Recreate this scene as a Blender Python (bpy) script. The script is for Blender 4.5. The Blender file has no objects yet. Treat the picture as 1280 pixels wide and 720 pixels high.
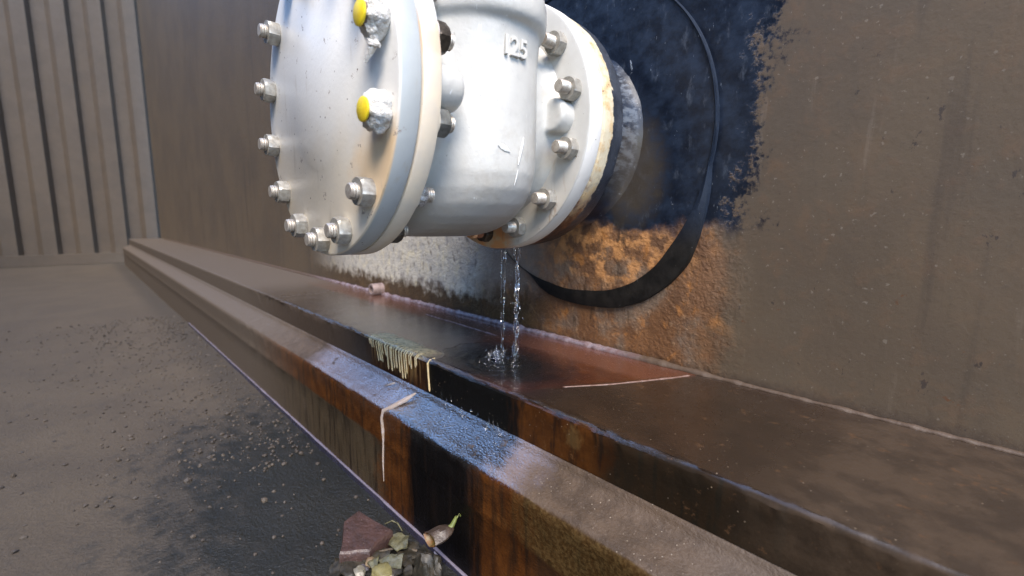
import bpy, bmesh, math, random
from mathutils import Vector, Matrix, noise, Euler

S = 0.17            # metres per flange radius: all coordinates below are in flange radii, eye at the origin
GZ = -2.72          # ground height in those units (world z = 0)
AX, AZ = -3.05, 0.747   # pipe axis (runs along y, square to the tank wall)
YW = 3.7            # tank wall plane
rnd = random.Random(7)
R = math.radians

scene = bpy.context.scene
COL = scene.collection

def W(p):
    return Vector((p[0]*S, p[1]*S, (p[2]-GZ)*S))

# ------------------------------------------------------------------ camera, sky, sun, exposure
cam = bpy.data.cameras.new("Camera")
cam.sensor_fit = 'HORIZONTAL'; cam.sensor_width = 36.0
cam.lens = 572.62/1280*36.0
cam.clip_start = 0.01; cam.clip_end = 5000
cam.dof.use_dof = True; cam.dof.focus_distance = 0.56; cam.dof.aperture_fstop = 5.0
camo = bpy.data.objects.new("Camera", cam); COL.objects.link(camo)
yaw, pitch, roll = -0.81, -0.148, 0.009
sy, cy, sp, cp = math.sin(yaw), math.cos(yaw), math.sin(pitch), math.cos(pitch)
fwd = Vector((sy*cp, cy*cp, sp)); rgt = Vector((cy, -sy, 0)); upv = rgt.cross(fwd)
r2 = rgt*math.cos(roll) + upv*math.sin(roll); u2 = -rgt*math.sin(roll) + upv*math.cos(roll)
m = Matrix((r2, u2, -fwd)).transposed().to_4x4(); m.translation = W((0, 0, 0))
camo.matrix_world = m
scene.camera = camo

SUN_EL, SUN_ROT = R(50), R(122)
world = bpy.data.worlds.new("World"); scene.world = world; world.use_nodes = True
wn = world.node_tree; wn.nodes.clear()
sky = wn.nodes.new('ShaderNodeTexSky'); sky.sky_type = 'NISHITA'; sky.sun_disc = False
sky.sun_elevation = SUN_EL; sky.sun_rotation = SUN_ROT; sky.air_density = 1.0; sky.dust_density = 0.3; sky.ozone_density = 3.5; sky.altitude = 800
bg = wn.nodes.new('ShaderNodeBackground'); bg.inputs[1].default_value = 0.15
wo = wn.nodes.new('ShaderNodeOutputWorld')
wn.links.new(sky.outputs[0], bg.inputs[0]); wn.links.new(bg.outputs[0], wo.inputs[0])
sun = bpy.data.lights.new("Sun", 'SUN'); sun.energy = 1.55; sun.angle = R(28); sun.color = (1, 0.88, 0.74)
suno = bpy.data.objects.new("Sun", sun); COL.objects.link(suno)
sd = Vector((math.sin(SUN_ROT)*math.cos(SUN_EL), math.cos(SUN_ROT)*math.cos(SUN_EL), math.sin(SUN_EL)))
suno.rotation_euler = sd.to_track_quat('Z', 'Y').to_euler(); suno.location = (0, 0, 5)
scene.view_settings.view_transform = 'Standard'; scene.view_settings.look = 'None'
scene.view_settings.exposure = 2.15; scene.view_settings.gamma = 1.0

# ------------------------------------------------------------------ material helper
class MT:
    def __init__(self, name):
        self.m = bpy.data.materials.new(name); self.m.use_nodes = True
        self.nt = self.m.node_tree; self.nt.nodes.clear()
        self.out = self.nt.nodes.new('ShaderNodeOutputMaterial')
        self.b = self.nt.nodes.new('ShaderNodeBsdfPrincipled')
        self.nt.links.new(self.b.outputs[0], self.out.inputs[0])
        g = self.nt.nodes.new('ShaderNodeNewGeometry')
        v = self.vm('MULTIPLY', g.outputs['Position'], (1/S, 1/S, 1/S))
        self.p = self.vm('ADD', v, (0, 0, GZ))
        self.sep = self.nt.nodes.new('ShaderNodeSeparateXYZ'); self.nt.links.new(self.p, self.sep.inputs[0])
        self.x, self.y, self.z = self.sep.outputs
    def _set(self, sock, v):
        if isinstance(v, bpy.types.NodeSocket): self.nt.links.new(v, sock)
        elif isinstance(v, (tuple, list)) and len(v) == 3 and sock.type == 'RGBA': sock.default_value = (*v, 1)
        else: sock.default_value = v
    def vm(self, op, a, b):
        n = self.nt.nodes.new('ShaderNodeVectorMath'); n.operation = op
        self._set(n.inputs[0], a); self._set(n.inputs[1], b); return n.outputs[0]
    def mth(self, op, a, b=0.0, clamp=False):
        n = self.nt.nodes.new('ShaderNodeMath'); n.operation = op; n.use_clamp = clamp
        self._set(n.inputs[0], a); self._set(n.inputs[1], b); return n.outputs[0]
    def noise(self, scale, detail=4, rough=0.55, stretch=None, dist=0.0, off=(0, 0, 0)):
        n = self.nt.nodes.new('ShaderNodeTexNoise')
        v = self.vm('ADD', self.p, off)
        if stretch: v = self.vm('MULTIPLY', v, stretch)
        self.nt.links.new(v, n.inputs['Vector'])
        n.inputs['Scale'].default_value = scale; n.inputs['Detail'].default_value = detail
        n.inputs['Roughness'].default_value = rough; n.inputs['Distortion'].default_value = dist
        return n.outputs['Fac']
    def voro(self, scale, stretch=None, feature='F1'):
        n = self.nt.nodes.new('ShaderNodeTexVoronoi'); n.feature = feature
        v = self.p if not stretch else self.vm('MULTIPLY', self.p, stretch)
        self.nt.links.new(v, n.inputs['Vector']); n.inputs['Scale'].default_value = scale
        return n.outputs['Distance']
    def ss(self, v, lo, hi):            # smoothstep lo..hi -> 0..1 (lo > hi inverts)
        n = self.nt.nodes.new('ShaderNodeMapRange'); n.interpolation_type = 'SMOOTHSTEP'
        if lo <= hi: a, b, c, d = lo, hi, 0, 1
        else: a, b, c, d = hi, lo, 1, 0
        self._set(n.inputs[0], v)
        for i, q in zip((1, 2, 3, 4), (a, b, c, d)): n.inputs[i].default_value = q
        return n.outputs[0]
    def mix(self, f, a, b):
        n = self.nt.nodes.new('ShaderNodeMix'); n.data_type = 'RGBA'
        self._set(n.inputs[0], f); self._set(n.inputs[6], a); self._set(n.inputs[7], b); return n.outputs[2]
    def mixf(self, f, a, b):
        n = self.nt.nodes.new('ShaderNodeMix'); n.data_type = 'FLOAT'
        self._set(n.inputs[0], f); self._set(n.inputs[2], a); self._set(n.inputs[3], b); return n.outputs[0]
    def mul(self, a, b): return self.mth('MULTIPLY', a, b)
    def mx(self, a, b): return self.mth('MAXIMUM', a, b)
    def add(self, a, b): return self.mth('ADD', a, b)
    def blob(self, c, r, soft=0.4, nz=None, amt=0.5):   # 1 inside an ellipsoid, ragged by noise nz
        v = self.vm('SUBTRACT', self.p, c); v = self.vm('DIVIDE', v, r)
        n = self.nt.nodes.new('ShaderNodeVectorMath'); n.operation = 'LENGTH'; self.nt.links.new(v, n.inputs[0])
        d = n.outputs['Value']
        if nz is not None: d = self.add(d, self.mul(self.mth('SUBTRACT', nz, 0.5), amt))
        return self.ss(d, 1+soft/2, 1-soft/2)
    def band(self, v, lo, hi, soft):
        return self.mul(self.ss(v, lo-soft, lo+soft), self.ss(v, hi+soft, hi-soft))
    def bump(self, h, strength=0.3, dist=0.002, base=None):
        n = self.nt.nodes.new('ShaderNodeBump'); n.inputs['Strength'].default_value = strength
        n.inputs['Distance'].default_value = dist
        self._set(n.inputs['Height'], h)
        if base is not None: self.nt.links.new(base, n.inputs['Normal'])
        return n.outputs[0]
    def done(self, col, rough=0.5, metal=0.0, normal=None, spec=0.5, coat=None, coat_rough=0.1, coat_ior=2.1):
        self._set(self.b.inputs['Base Color'], col); self._set(self.b.inputs['Roughness'], rough)
        self._set(self.b.inputs['Metallic'], metal); self._set(self.b.inputs['Specular IOR Level'], spec)
        if normal is not None:
            self.nt.links.new(normal, self.b.inputs['Normal']); self.nt.links.new(normal, self.b.inputs['Coat Normal'])
        self.b.inputs['Coat IOR'].default_value = coat_ior
        if coat is not None:
            self._set(self.b.inputs['Coat Weight'], coat); self.b.inputs['Coat Roughness'].default_value = coat_rough
        return self.m

def specks(M, scale, thr, dens_scale=3.0, dens=(0.5, 0.6), stretch=None):
    d = M.voro(scale, stretch)
    return M.mul(M.ss(d, thr, thr*0.6), M.ss(M.noise(dens_scale, 2), *dens))

# --- valve paints
def mat_valve():
    M = MT("pale_grey_valve_paint")
    n1, n2 = M.noise(2.2, 4), M.noise(28, 5)
    c = M.mix(M.ss(n1, .35, .7), (.56, .55, .515), (.46, .455, .43))
    c = M.mix(M.mul(M.ss(M.noise(9, 6, .65), .56, .72), .35), c, (.40, .40, .385))
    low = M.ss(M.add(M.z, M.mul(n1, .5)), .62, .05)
    c = M.mix(M.mul(low, .8), c, (.235, .21, .185))  # shade of the lower chest painted into the colour, along with some dirt
    gr = M.mul(M.ss(M.noise(3.2, 6, .7), .48, .66), M.ss(M.z, 1.1, .3))
    c = M.mix(M.mul(gr, .5), c, (.38, .345, .29))
    chip = M.ss(M.noise(15, 5, .7), .695, .705)
    c = M.mix(M.mul(chip, .7), c, (.20, .19, .175))
    sc = M.mul(M.ss(M.noise(16, 3, .5, (1, 1, .14)), .70, .73), M.ss(n1, .42, .55))
    c = M.mix(M.mul(sc, .6), c, (.8, .82, .84))
    c = M.mix(specks(M, 22, .055), c, (.06, .05, .045))
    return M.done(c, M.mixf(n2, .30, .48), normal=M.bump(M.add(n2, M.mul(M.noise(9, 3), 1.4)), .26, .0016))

def mat_right_flange():
    M = MT("pale_valve_flange_paint")
    n1, n2 = M.noise(3, 4), M.noise(30, 4)
    c = M.mix(M.ss(n1, .3, .7), (.54, .53, .495), (.47, .46, .425))
    c = M.mix(M.ss(M.y, 2.694, 2.704), c, (.74, .73, .70))
    low = M.ss(M.add(M.z, M.mul(M.mth('SUBTRACT', n1, .5), .6)), .55, -.1)
    c = M.mix(M.mul(low, .5), c, (.50, .43, .34))
    rust = M.blob((-3.2, 2.7, -.2), (.33, .4, .2), .6, M.noise(7, 5), .9)
    c = M.mix(rust, c, M.mix(M.ss(M.noise(12, 5), .4, .65), (.58, .27, .10), (.50, .36, .22)))
    drip = M.mul(M.ss(M.noise(14, 4, .6, (1, 1, .25)), .62, .68), M.ss(M.z, .5, .0))
    c = M.mix(M.mul(drip, .5), c, (.28, .17, .09))
    run = M.mul(M.ss(M.noise(18, 5, .6, (1, 1, .12)), .60, .70), M.ss(M.noise(4, 3), .45, .6))
    c = M.mix(M.mul(run, .45), c, (.36, .30, .22))
    c = M.mix(M.ss(M.noise(17, 5, .7), .69, .70), c, (.22, .18, .14))
    c = M.mix(specks(M, 16, .08), c, (.09, .06, .04))
    return M.done(c, M.mixf(n2, .32, .5), normal=M.bump(n2, .2, .0012))

def mat_left_flange():
    M = MT("beige_stained_valve_flange_paint")
    n1, n2 = M.noise(3, 4), M.noise(30, 4)
    c = M.mix(M.ss(n1, .3, .7), (.74, .73, .70), (.66, .65, .63))
    low = M.ss(M.add(M.z, M.mul(M.mth('SUBTRACT', M.noise(11, 5), .5), .25)), 1.0, .93)
    c = M.mix(M.mul(low, .9), c, M.mix(M.ss(M.noise(5, 5), .35, .65), (.76, .63, .46), (.66, .57, .45)))
    red = M.blob((-2.1, 1.4, .93), (.25, .3, .10), .8, M.noise(20, 5), 1.2)
    c = M.mix(M.mul(red, .3), c, (.45, .24, .15))
    c = M.mix(M.mul(M.ss(M.z, .2, -.25), .4), c, (.25, .21, .18))  # shading of the lower rim mixed into the paint colour
    c = M.mix(M.ss(M.noise(14, 5, .7), .68, .69), c, (.30, .20, .14))
    c = M.mix(specks(M, 16, .08), c, (.05, .04, .035))
    return M.done(c, M.mixf(n2, .35, .5), normal=M.bump(n2, .2, .0012))

def mat_blind():
    M = MT("blue_grey_flange_paint")
    n1, n2 = M.noise(3, 4), M.noise(30, 4)
    rim = M.mix(M.ss(n1, .3, .7), (.45, .475, .475), (.39, .415, .42))
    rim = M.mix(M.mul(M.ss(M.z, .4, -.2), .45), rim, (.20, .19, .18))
    face = M.mix(M.ss(M.add(M.z, M.mul(n1, .5)), 1.15, .35), (.66, .655, .63), (.66, .585, .47))
    face = M.mix(M.mul(M.blob((-2.2, 1.2, .25), (.35, .2, .22), .9, M.noise(8, 5), .8), .75), face, (.66, .45, .24))
    c = M.mix(M.ss(M.y, 1.222, 1.212), rim, face)
    run = M.mul(M.ss(M.noise(16, 5, .6, (1, 1, .15)), .58, .70), M.ss(M.noise(4, 3, .5), .42, .6))
    c = M.mix(M.mul(run, .35), c, (.36, .30, .22))
    c = M.mix(M.mul(M.ss(M.noise(11, 6, .72), .64, .66), .8), c, (.26, .20, .17))
    c = M.mix(specks(M, 13, .10, 2.5, (.42, .52)), c, (.08, .05, .05))
    return M.done(c, M.mixf(n2, .35, .5), normal=M.bump(n2, .2, .0012))

def mat_nozzle_flange():
    M = MT("black_and_cream_nozzle_flange_paint")
    n1, n2, n3 = M.noise(4, 4), M.noise(22, 5), M.noise(9, 6, .7)
    blk = M.mix(M.ss(n1, .35, .7), (.018, .022, .032), (.05, .058, .075))
    blk = M.mix(M.mul(M.ss(M.noise(26, 4, .6, (1, .3, 1)), .63, .70), .5), blk, (.30, .32, .35))
    cream = M.mix(M.ss(n3, .45, .62), (.62, .55, .40), (.55, .40, .22))
    rust = M.mix(M.ss(n2, .4, .6), (.10, .03, .012), (.22, .085, .03))
    low = M.ss(M.add(M.z, M.mul(M.mth('SUBTRACT', n3, .5), .9)), .35, .0)
    cream = M.mix(low, cream, rust)
    cream = M.mix(M.ss(n3, .64, .68), cream, (.12, .055, .025))
    edge = M.add(M.y, M.mul(M.mth('SUBTRACT', n2, .5), .10))
    c = M.mix(M.ss(edge, 2.985, 3.0), cream, blk)
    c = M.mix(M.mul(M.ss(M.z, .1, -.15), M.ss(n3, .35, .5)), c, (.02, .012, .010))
    return M.done(c, M.mixf(n2, .28, .6), normal=M.bump(n3, .5, .003))

def mat_wall():
    M = MT("tank_wall_paint_and_rust")
    n1, n2, n3, n4 = M.noise(1.6, 5, .6), M.noise(6, 6, .65), M.noise(24, 5, .65), M.noise(.7, 3)
    # blue-black bitumen paint round the nozzle
    blk = M.mix(M.ss(n2, .35, .72), (.005, .008, .016), (.017, .027, .048))
    blk = M.mix(M.mul(M.ss(M.noise(9, 6, .7, (1.2, 1, .5)), .55, .72), .55), blk, (.075, .09, .115))
    scuff = M.mx(M.mul(M.ss(M.noise(26, 5, .7, (2.2, 1, .5)), .66, .74), .7), M.ss(M.noise(15, 6, .75, (1, 1, .35), .6), .655, .70))
    blk = M.mix(M.mul(scuff, M.mul(M.ss(n1, .40, .56), .8)), blk, (.46, .51, .56))
    neck = M.mul(M.mul(M.band(M.y, 3.17, 3.625, .015), M.ss(M.z, .15, .5)), M.ss(M.noise(20, 5, .65, (1, .25, 1)), .42, .62))
    blk = M.mix(M.mul(neck, .8), blk, (.13, .15, .18))
    brn = M.blob((-2.3, 3.7, .42), (.28, .3, .42), .9, n2, 1.2)
    blk = M.mix(M.mul(brn, .5), blk, (.10, .08, .055))
    # rusty lower wall
    n5 = M.noise(3.6, 3, .5, (1, 1, .8))
    rust = M.mix(M.ss(n5, .35, .65), (.125, .062, .030), (.180, .090, .042))
    rust = M.mix(M.ss(M.noise(4, 4, .55, (1, 1, .8), 1.0), .52, .66), rust, (.34, .145, .042))
    rust = M.mix(M.mul(M.mul(M.ss(M.noise(13, 5, .6), .56, .66), M.ss(n1, .4, .6)), .6), rust, (.42, .25, .13))
    rust = M.mix(M.mul(M.ss(n1, .50, .64), .8), rust, (.165, .125, .092))
    rust = M.mix(M.mul(M.ss(M.noise(10, 5, .6, (1, 1, .18)), .56, .68), .65), rust, (.035, .022, .013))
    olive = M.mix(M.ss(n2, .35, .65), (.050, .032, .014), (.085, .052, .021))
    dark_l = M.mul(M.ss(M.add(M.x, M.mul(n1, .8)), -2.7, -3.3), M.ss(M.add(M.z, M.mul(n2, .5)), -.40, -.78))
    rust = M.mix(M.mul(dark_l, .9), rust, olive)
    greyl = M.mul(M.ss(M.add(M.x, M.mul(n2, .8)), -2.6, -3.3), M.ss(M.add(M.z, M.mul(n2, .4)), -.72, -.42))
    rust = M.mix(M.mul(greyl, .85), rust, M.mix(n2, (.19, .155, .125), (.25, .215, .185)))
    # weathered pale paint left of and below the valve
    pale = M.mix(M.ss(n2, .36, .60), (.42, .40, .365), (.54, .505, .43))
    pale = M.mix(M.ss(M.noise(11, 6, .7, (1, 1, .6)), .50, .68), pale, (.60, .54, .39))
    pale = M.mix(M.mul(M.ss(M.noise(13, 5, .6, (1, 1, .5)), .54, .68), .75), pale, (.13, .11, .095))
    pz = M.add(M.z, M.mul(M.mth('SUBTRACT', n2, .5), .6))
    pm = M.mul(M.mul(M.ss(M.add(M.x, M.mul(n1, 1.4)), -3.2, -4.6), M.ss(M.x, -13, -8.5)), M.ss(pz, -1.08, -.86))
    low = M.mix(pm, rust, pale)
    # dull brown primer away from the valve
    prim = M.mix(M.ss(n4, .35, .65), (.100, .073, .046), (.082, .061, .041))
    prim = M.mix(M.mul(M.ss(n2, .52, .66), .4), prim, (.125, .075, .042))
    prim = M.mix(M.mul(M.ss(n3, .60, .68), .3), prim, (.06, .048, .038))
    prim = M.mix(M.mul(M.ss(M.noise(5, 6, .6, (1, 1, .06)), .54, .70), .55), prim, (.050, .038, .028))
    prim = M.mix(M.mul(M.ss(M.noise(7, 5, .6, (1, 1, .10), 0, (5, 0, 0)), .62, .70), .35), prim, (.17, .135, .10))
    prim = M.mix(M.ss(M.noise(7, 7, .75, None, 0, (0, 3, 0)), .66, .675), prim, (.10, .045, .02))
    prim = M.mix(M.mul(M.ss(M.noise(30, 3, .5), .66, .70), .6), prim, (.19, .16, .125))
    prim = M.mix(M.ss(M.noise(11, 6, .7, (1, 1, .5), 0, (0, 7, 2)), .665, .675), prim, (.042, .032, .026))
    zz = M.add(M.z, M.mul(M.mth('SUBTRACT', M.noise(2.6, 6, .6), .5), .55))
    black_m = M.mul(M.ss(zz, -.15, .0), M.mul(M.ss(M.add(M.x, M.add(M.mul(n1, .9), M.add(M.mul(n2, .7), M.mul(n3, .3)))), -.28, -.42), M.ss(M.x, -6.5, -5.5)))
    bright_edge = M.mul(M.blob((-2.5, 3.7, -.28), (.75, .3, .3), .8, n2, 1.3), M.ss(M.noise(8, 4, .55), .44, .6))
    low = M.mix(M.mul(bright_edge, .8), low, (.52, .25, .09))
    c = M.mix(M.mul(M.ss(M.add(M.x, M.add(M.mul(n1, .8), M.mul(n2, .4))), -1.10, -.75), .95), low, prim)
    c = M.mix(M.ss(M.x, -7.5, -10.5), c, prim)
    c = M.mix(black_m, c, blk)
    damp = M.mul(M.ss(M.add(M.z, M.mul(n3, .12)), -1.10, -1.22), M.ss(M.x, -12, -8))
    c = M.mix(M.mul(damp, .75), c, (.045, .030, .022))
    wet = M.mul(M.ss(M.z, -.5, -1.0), M.mul(M.ss(M.x, -5.5, -4), M.ss(M.x, -1, -2)))
    r = M.mixf(black_m, M.mixf(wet, M.mixf(n3, .5, .75), M.mixf(n3, .2, .4)), M.mixf(n2, .22, .50))
    amp = M.mixf(black_m, M.mixf(M.ss(M.add(M.x, M.mul(n1, .8)), -1.3, -.8), 1.0, .10), .14)
    amp = M.mul(amp, M.mixf(M.ss(M.x, -7, -10), 1.0, .3))
    nb = M.bump(M.mul(M.add(n3, M.mul(n2, 2.0)), amp), .5, .0035)
    return M.done(c, r, normal=nb, spec=M.mixf(black_m, .45, .35))

def mat_pad_edge():
    M = MT("black_pad_edge_paint")
    n2, n3 = M.noise(9, 5), M.noise(30, 4)
    c = M.mix(M.ss(n2, .35, .7), (.006, .0055, .005), (.016, .014, .012))
    c = M.mix(M.ss(M.z, -.25, .15), c, M.mix(n2, (.006, .010, .020), (.018, .028, .048)))
    c = M.mix(specks(M, 26, .07, 5), c, (.30, .28, .25))
    return M.done(c, M.mixf(n3, .45, .7), normal=M.bump(n3, .3, .0015), spec=.25)

def mat_ledge():
    M = MT("wet_rusty_ledge_steel")
    n1, n2, n3 = M.noise(1.5, 4), M.noise(6, 6, .65), M.noise(30, 5, .6)
    red = M.mix(M.ss(n2, .35, .65), (.045, .010, .003), (.072, .019, .005))
    grey = M.mix(M.ss(n2, .35, .65), (.036, .029, .025), (.060, .048, .041))
    c = M.mix(M.ss(M.add(M.x, M.mul(n1, 1.2)), -2.9, -3.9), red, grey)
    c = M.mix(M.mul(M.ss(M.add(M.y, M.mul(n2, .15)), 3.22, 3.34), .85), c, M.mix(n2, (.12, .042, .024), (.075, .032, .02)))
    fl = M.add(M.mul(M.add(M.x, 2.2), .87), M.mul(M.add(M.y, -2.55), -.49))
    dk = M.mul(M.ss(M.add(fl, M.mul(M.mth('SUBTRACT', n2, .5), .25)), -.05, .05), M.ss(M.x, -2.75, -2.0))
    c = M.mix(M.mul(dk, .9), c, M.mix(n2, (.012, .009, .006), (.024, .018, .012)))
    spot = M.blob((-2.98, 2.62, -1.27), (.74, .50, .2), 1.2, n2, .6)
    c = M.mix(spot, c, M.mix(n2, (.006, .007, .009), (.018, .018, .020)))
    eff = M.mul(M.band(M.x, -4.62, -3.55, .14), M.ss(M.add(M.y, M.mul(n2, .22)), 2.60, 2.50)); eff = M.mul(eff, M.ss(M.z, -1.295, -1.285))
    # front lip
    lip = M.mul(M.ss(M.y, 2.262, 2.24), M.ss(M.z, -1.272, -1.285))
    lc = M.mix(M.ss(n2, .35, .65), (.036, .012, .003), (.068, .024, .005))
    lc = M.mix(M.mul(M.ss(M.noise(14, 5, .6, (1, 1, .15)), .50, .66), .8), lc, (.010, .006, .004))
    lc = M.mix(M.mul(M.ss(M.noise(12, 6, .7), .62, .66), .6), lc, (.10, .05, .02))
    lc = M.mix(M.mul(M.mul(M.band(M.x, -4.55, -3.5, .08), M.ss(M.noise(22, 3, .5, (1, 1, .10)), .46, .56)), M.ss(M.add(M.z, M.mul(n2, .15)), -1.50, -1.30)), lc, (.30, .17, .06))
    lc = M.mix(M.ss(M.add(M.x, M.mul(n2, .3)), -4.2, -4.6), lc, (.055, .04, .03))
    lc = M.mix(M.band(M.add(M.x, M.add(M.mul(M.noise(9, 5, .65, (1, 1, .15)), .35), M.mul(M.noise(30, 4, .6, (1, 1, .25)), .14))), -3.24, -2.02, .10), lc, (.003, .003, .003))
    lc = M.mix(M.mul(M.ss(M.add(M.x, M.mul(n2, .4)), -1.42, -1.2), .85), lc, (.010, .009, .006))
    lc = M.mix(M.mul(M.blob((-1.74, 2.22, -1.40), (.06, .1, .07), .9, n3, 1.8), .4), lc, (.14, .085, .03))
    c = M.mix(lip, c, lc)
    dull = M.mul(M.ss(M.x, -.9, -.3), .85)
    c = M.mix(dull, c, M.mix(M.ss(M.noise(4, 6, .7), .40, .62), (.058, .039, .025), (.034, .023, .015)))
    c = M.mix(M.mul(M.mul(M.ss(M.x, -2.3, -1.6), M.ss(M.noise(9, 6, .75), .60, .66)), .7), c, (.085, .045, .022))
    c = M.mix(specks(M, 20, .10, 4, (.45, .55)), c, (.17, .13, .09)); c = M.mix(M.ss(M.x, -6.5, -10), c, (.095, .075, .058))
    c = M.mix(M.mul(eff, M.ss(n3, .34, .46)), c, M.mix(M.ss(n2, .4, .6), (.66, .52, .28), (.46, .35, .17)))
    dry = M.mx(M.ss(n3, .60, .72), M.mx(M.mul(dull, 1), M.ss(M.x, -7, -10)))
    r = M.mixf(M.mx(M.mul(eff, .9), M.mul(dry, .8)), M.mixf(n2, .12, .30), .55)
    r = M.mixf(lip, r, M.mixf(n3, .45, .7))
    bev = M.mul(M.mul(M.ss(M.y, 2.285, 2.262), M.ss(M.z, -1.30, -1.292)), M.mul(M.ss(M.x, -7.5, -6.5), M.ss(M.x, -1.0, -1.4)))
    r = M.mixf(bev, r, .22)
    wetc = M.mul(M.mth('SUBTRACT', 1.0, M.mx(lip, M.mx(dry, eff)), True), 1.0)
    sp = M.mul(M.mul(bev, M.ss(M.noise(46, 4, .7), .35, .65)), 5.0)
    return M.done(c, r, normal=M.bump(M.add(sp, M.add(n3, M.mul(n2, 1.3))), .2, .002), spec=M.mixf(lip, .5, .1), coat=M.mx(M.mul(wetc, M.mixf(M.ss(M.add(M.x, M.mul(n2, .6)), -2.0, -1.2), .6, .35)), bev), coat_rough=.12)

def mat_toe():
    M = MT("pitted_rusty_toe_flange_steel")
    n1, n2, n3, n4 = M.noise(1.6, 4), M.noise(7, 6, .65), M.noise(42, 4, .6), M.noise(24, 3, .5, (1, 1.6, 1.6))
    # slope
    top = M.mix(M.ss(n2, .35, .65), (.052, .034, .021), (.084, .056, .036))
    top = M.mix(M.mul(M.ss(n3, .60, .70), .45), top, (.14, .105, .08))
    wx = M.add(M.x, M.mul(M.mth('SUBTRACT', n2, .5), .5))
    wet = M.mul(M.band(wx, -5.6, -2.05, .26), M.ss(M.z, -2.0, -1.7))
    wet = M.mul(wet, M.ss(M.noise(5, 5, .65), .30, .40))
    frost = M.mul(M.mx(M.ss(wx, -3.7, -4.2), M.ss(wx, -2.35, -2.1)), M.ss(n3, .30, .55))
    top = M.mix(M.mul(wet, .85), top, M.mix(M.mul(M.ss(wx, -3.9, -3.4), M.ss(wx, -2.1, -2.4)), (.24, .19, .195), (.006, .006, .008)))
    # face
    fc = M.mix(M.ss(n2, .35, .65), (.048, .015, .003), (.090, .030, .006))
    crease = M.add(M.z, M.mul(M.mth('SUBTRACT', n2, .5), .06))
    olive = M.mix(n2, (.045, .034, .020), (.08, .06, .036))
    left = M.ss(M.add(M.x, M.mul(n2, .5)), -3.45, -3.75)
    fc = M.mix(M.mul(M.mul(left, M.ss(crease, -2.06, -2.10)), .9), fc, olive)
    stx = M.add(M.x, M.add(M.mul(M.noise(8, 5, .65, (1, 1, .10)), .34), M.mul(M.noise(26, 4, .6, (1, 1, .15)), .16)))
    fc = M.mix(M.mul(M.ss(M.noise(12, 5, .6, (1, 1, .10)), .48, .66), .75), fc, (.012, .007, .004))
    blk = M.band(stx, -3.08, -2.12, .11)
    fc = M.mix(blk, fc, M.mix(M.ss(M.noise(14, 4, .6, (1, 1, .08)), .5, .7), (.0025, .002, .002), (.008, .005, .004)))
    moss = M.mul(M.ss(M.add(M.x, M.mul(n2, .9)), -1.75, -1.15), M.ss(crease, -2.12, -2.07))
    fc = M.mix(M.mul(moss, .85), fc, M.mix(M.ss(n3, .4, .62), (.032, .019, .006), (.066, .042, .015)))
    fc = M.mix(M.mul(M.mul(M.ss(M.x, -1.9, -1.7), M.ss(crease, -2.06, -2.12)), .8), fc, M.mix(n2, (.035, .016, .006), (.06, .03, .014)))
    face = M.ss(M.y, 1.945, 1.93)
    top = M.mix(specks(M, 30, .12, 5, (.42, .56)), top, (.30, .25, .19))
    c = M.mix(face, top, fc)
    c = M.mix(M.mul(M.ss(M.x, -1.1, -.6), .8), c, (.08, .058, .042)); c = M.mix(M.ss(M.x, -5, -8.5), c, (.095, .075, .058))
    r = M.mixf(M.mul(wet, M.ss(M.y, 1.90, 1.93)), M.mixf(n3, .45, .75), M.mixf(n3, .10, .26))
    r = M.mixf(M.mul(M.mul(wet, frost), M.mth('SUBTRACT', 1.0, face)), r, .5)
    r = M.mixf(M.mul(face, blk), r, .40)
    wc = M.mul(M.mul(wet, M.ss(M.y, 1.915, 1.935)), M.mixf(frost, 1.0, .5))
    h = M.mul(M.add(M.mul(M.mth('ABSOLUTE', M.mth('SUBTRACT', n4, .5)), 3.2), M.add(n3, M.mul(n2, .6))), M.mixf(wc, .5, 1.0))
    return M.done(c, r, normal=M.bump(h, .36, .0030), spec=M.mixf(face, M.mixf(wc, .4, 1.0), .1), coat=wc, coat_rough=.03, coat_ior=4.5)

def simple(name, a, b, scale=12, rough=(.4, .7), metal=0.0, bump=.3, bd=.0015, spk=None):
    M = MT(name); n, n2 = M.noise(scale, 5, .6), M.noise(scale*3.2, 4)
    c = M.mix(M.ss(n, .35, .65), a, b)
    if spk: c = M.mix(specks(M, scale*2.5, .11, 6, (.4, .5)), c, spk)
    return M.done(c, M.mixf(n2, *rough), metal, M.bump(n2, bump, bd))

def mat_ground():
    M = MT("dirt_ground")
    n1, n2, n3 = M.noise(.8, 5), M.noise(5, 6, .65), M.noise(30, 5, .65)
    c = M.mix(M.ss(n1, .35, .65), (.070, .053, .036), (.058, .044, .031))
    c = M.mix(M.mul(M.ss(n3, .52, .66), .5), c, (.092, .071, .049))
    c = M.mix(M.mul(M.ss(n2, .55, .66), .5), c, (.045, .036, .028))
    wet = M.blob((-3.9, 1.5, GZ), (3.2, 1.3, .5), .9, n2, 1.6)
    c = M.mix(M.mul(M.ss(M.y, 1.2, 1.7), .6), c, (.03, .024, .018))
    c = M.mix(wet, c, M.mix(n2, (.009, .010, .008), (.025, .023, .018)))
    return M.done(c, M.mixf(wet, M.mixf(n3, .7, .95), M.mixf(n3, .2, .5)), normal=M.bump(M.add(n3, n2), .6, .006))

def mat_water():
    M = MT("water"); M.b.inputs['Transmission Weight'].default_value = 1.0; M.b.inputs['IOR'].default_value = 1.33
    n = M.noise(14, 3)
    return M.done((.93, .96, 1.0), .02, normal=M.bump(n, .25, .002))

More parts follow.
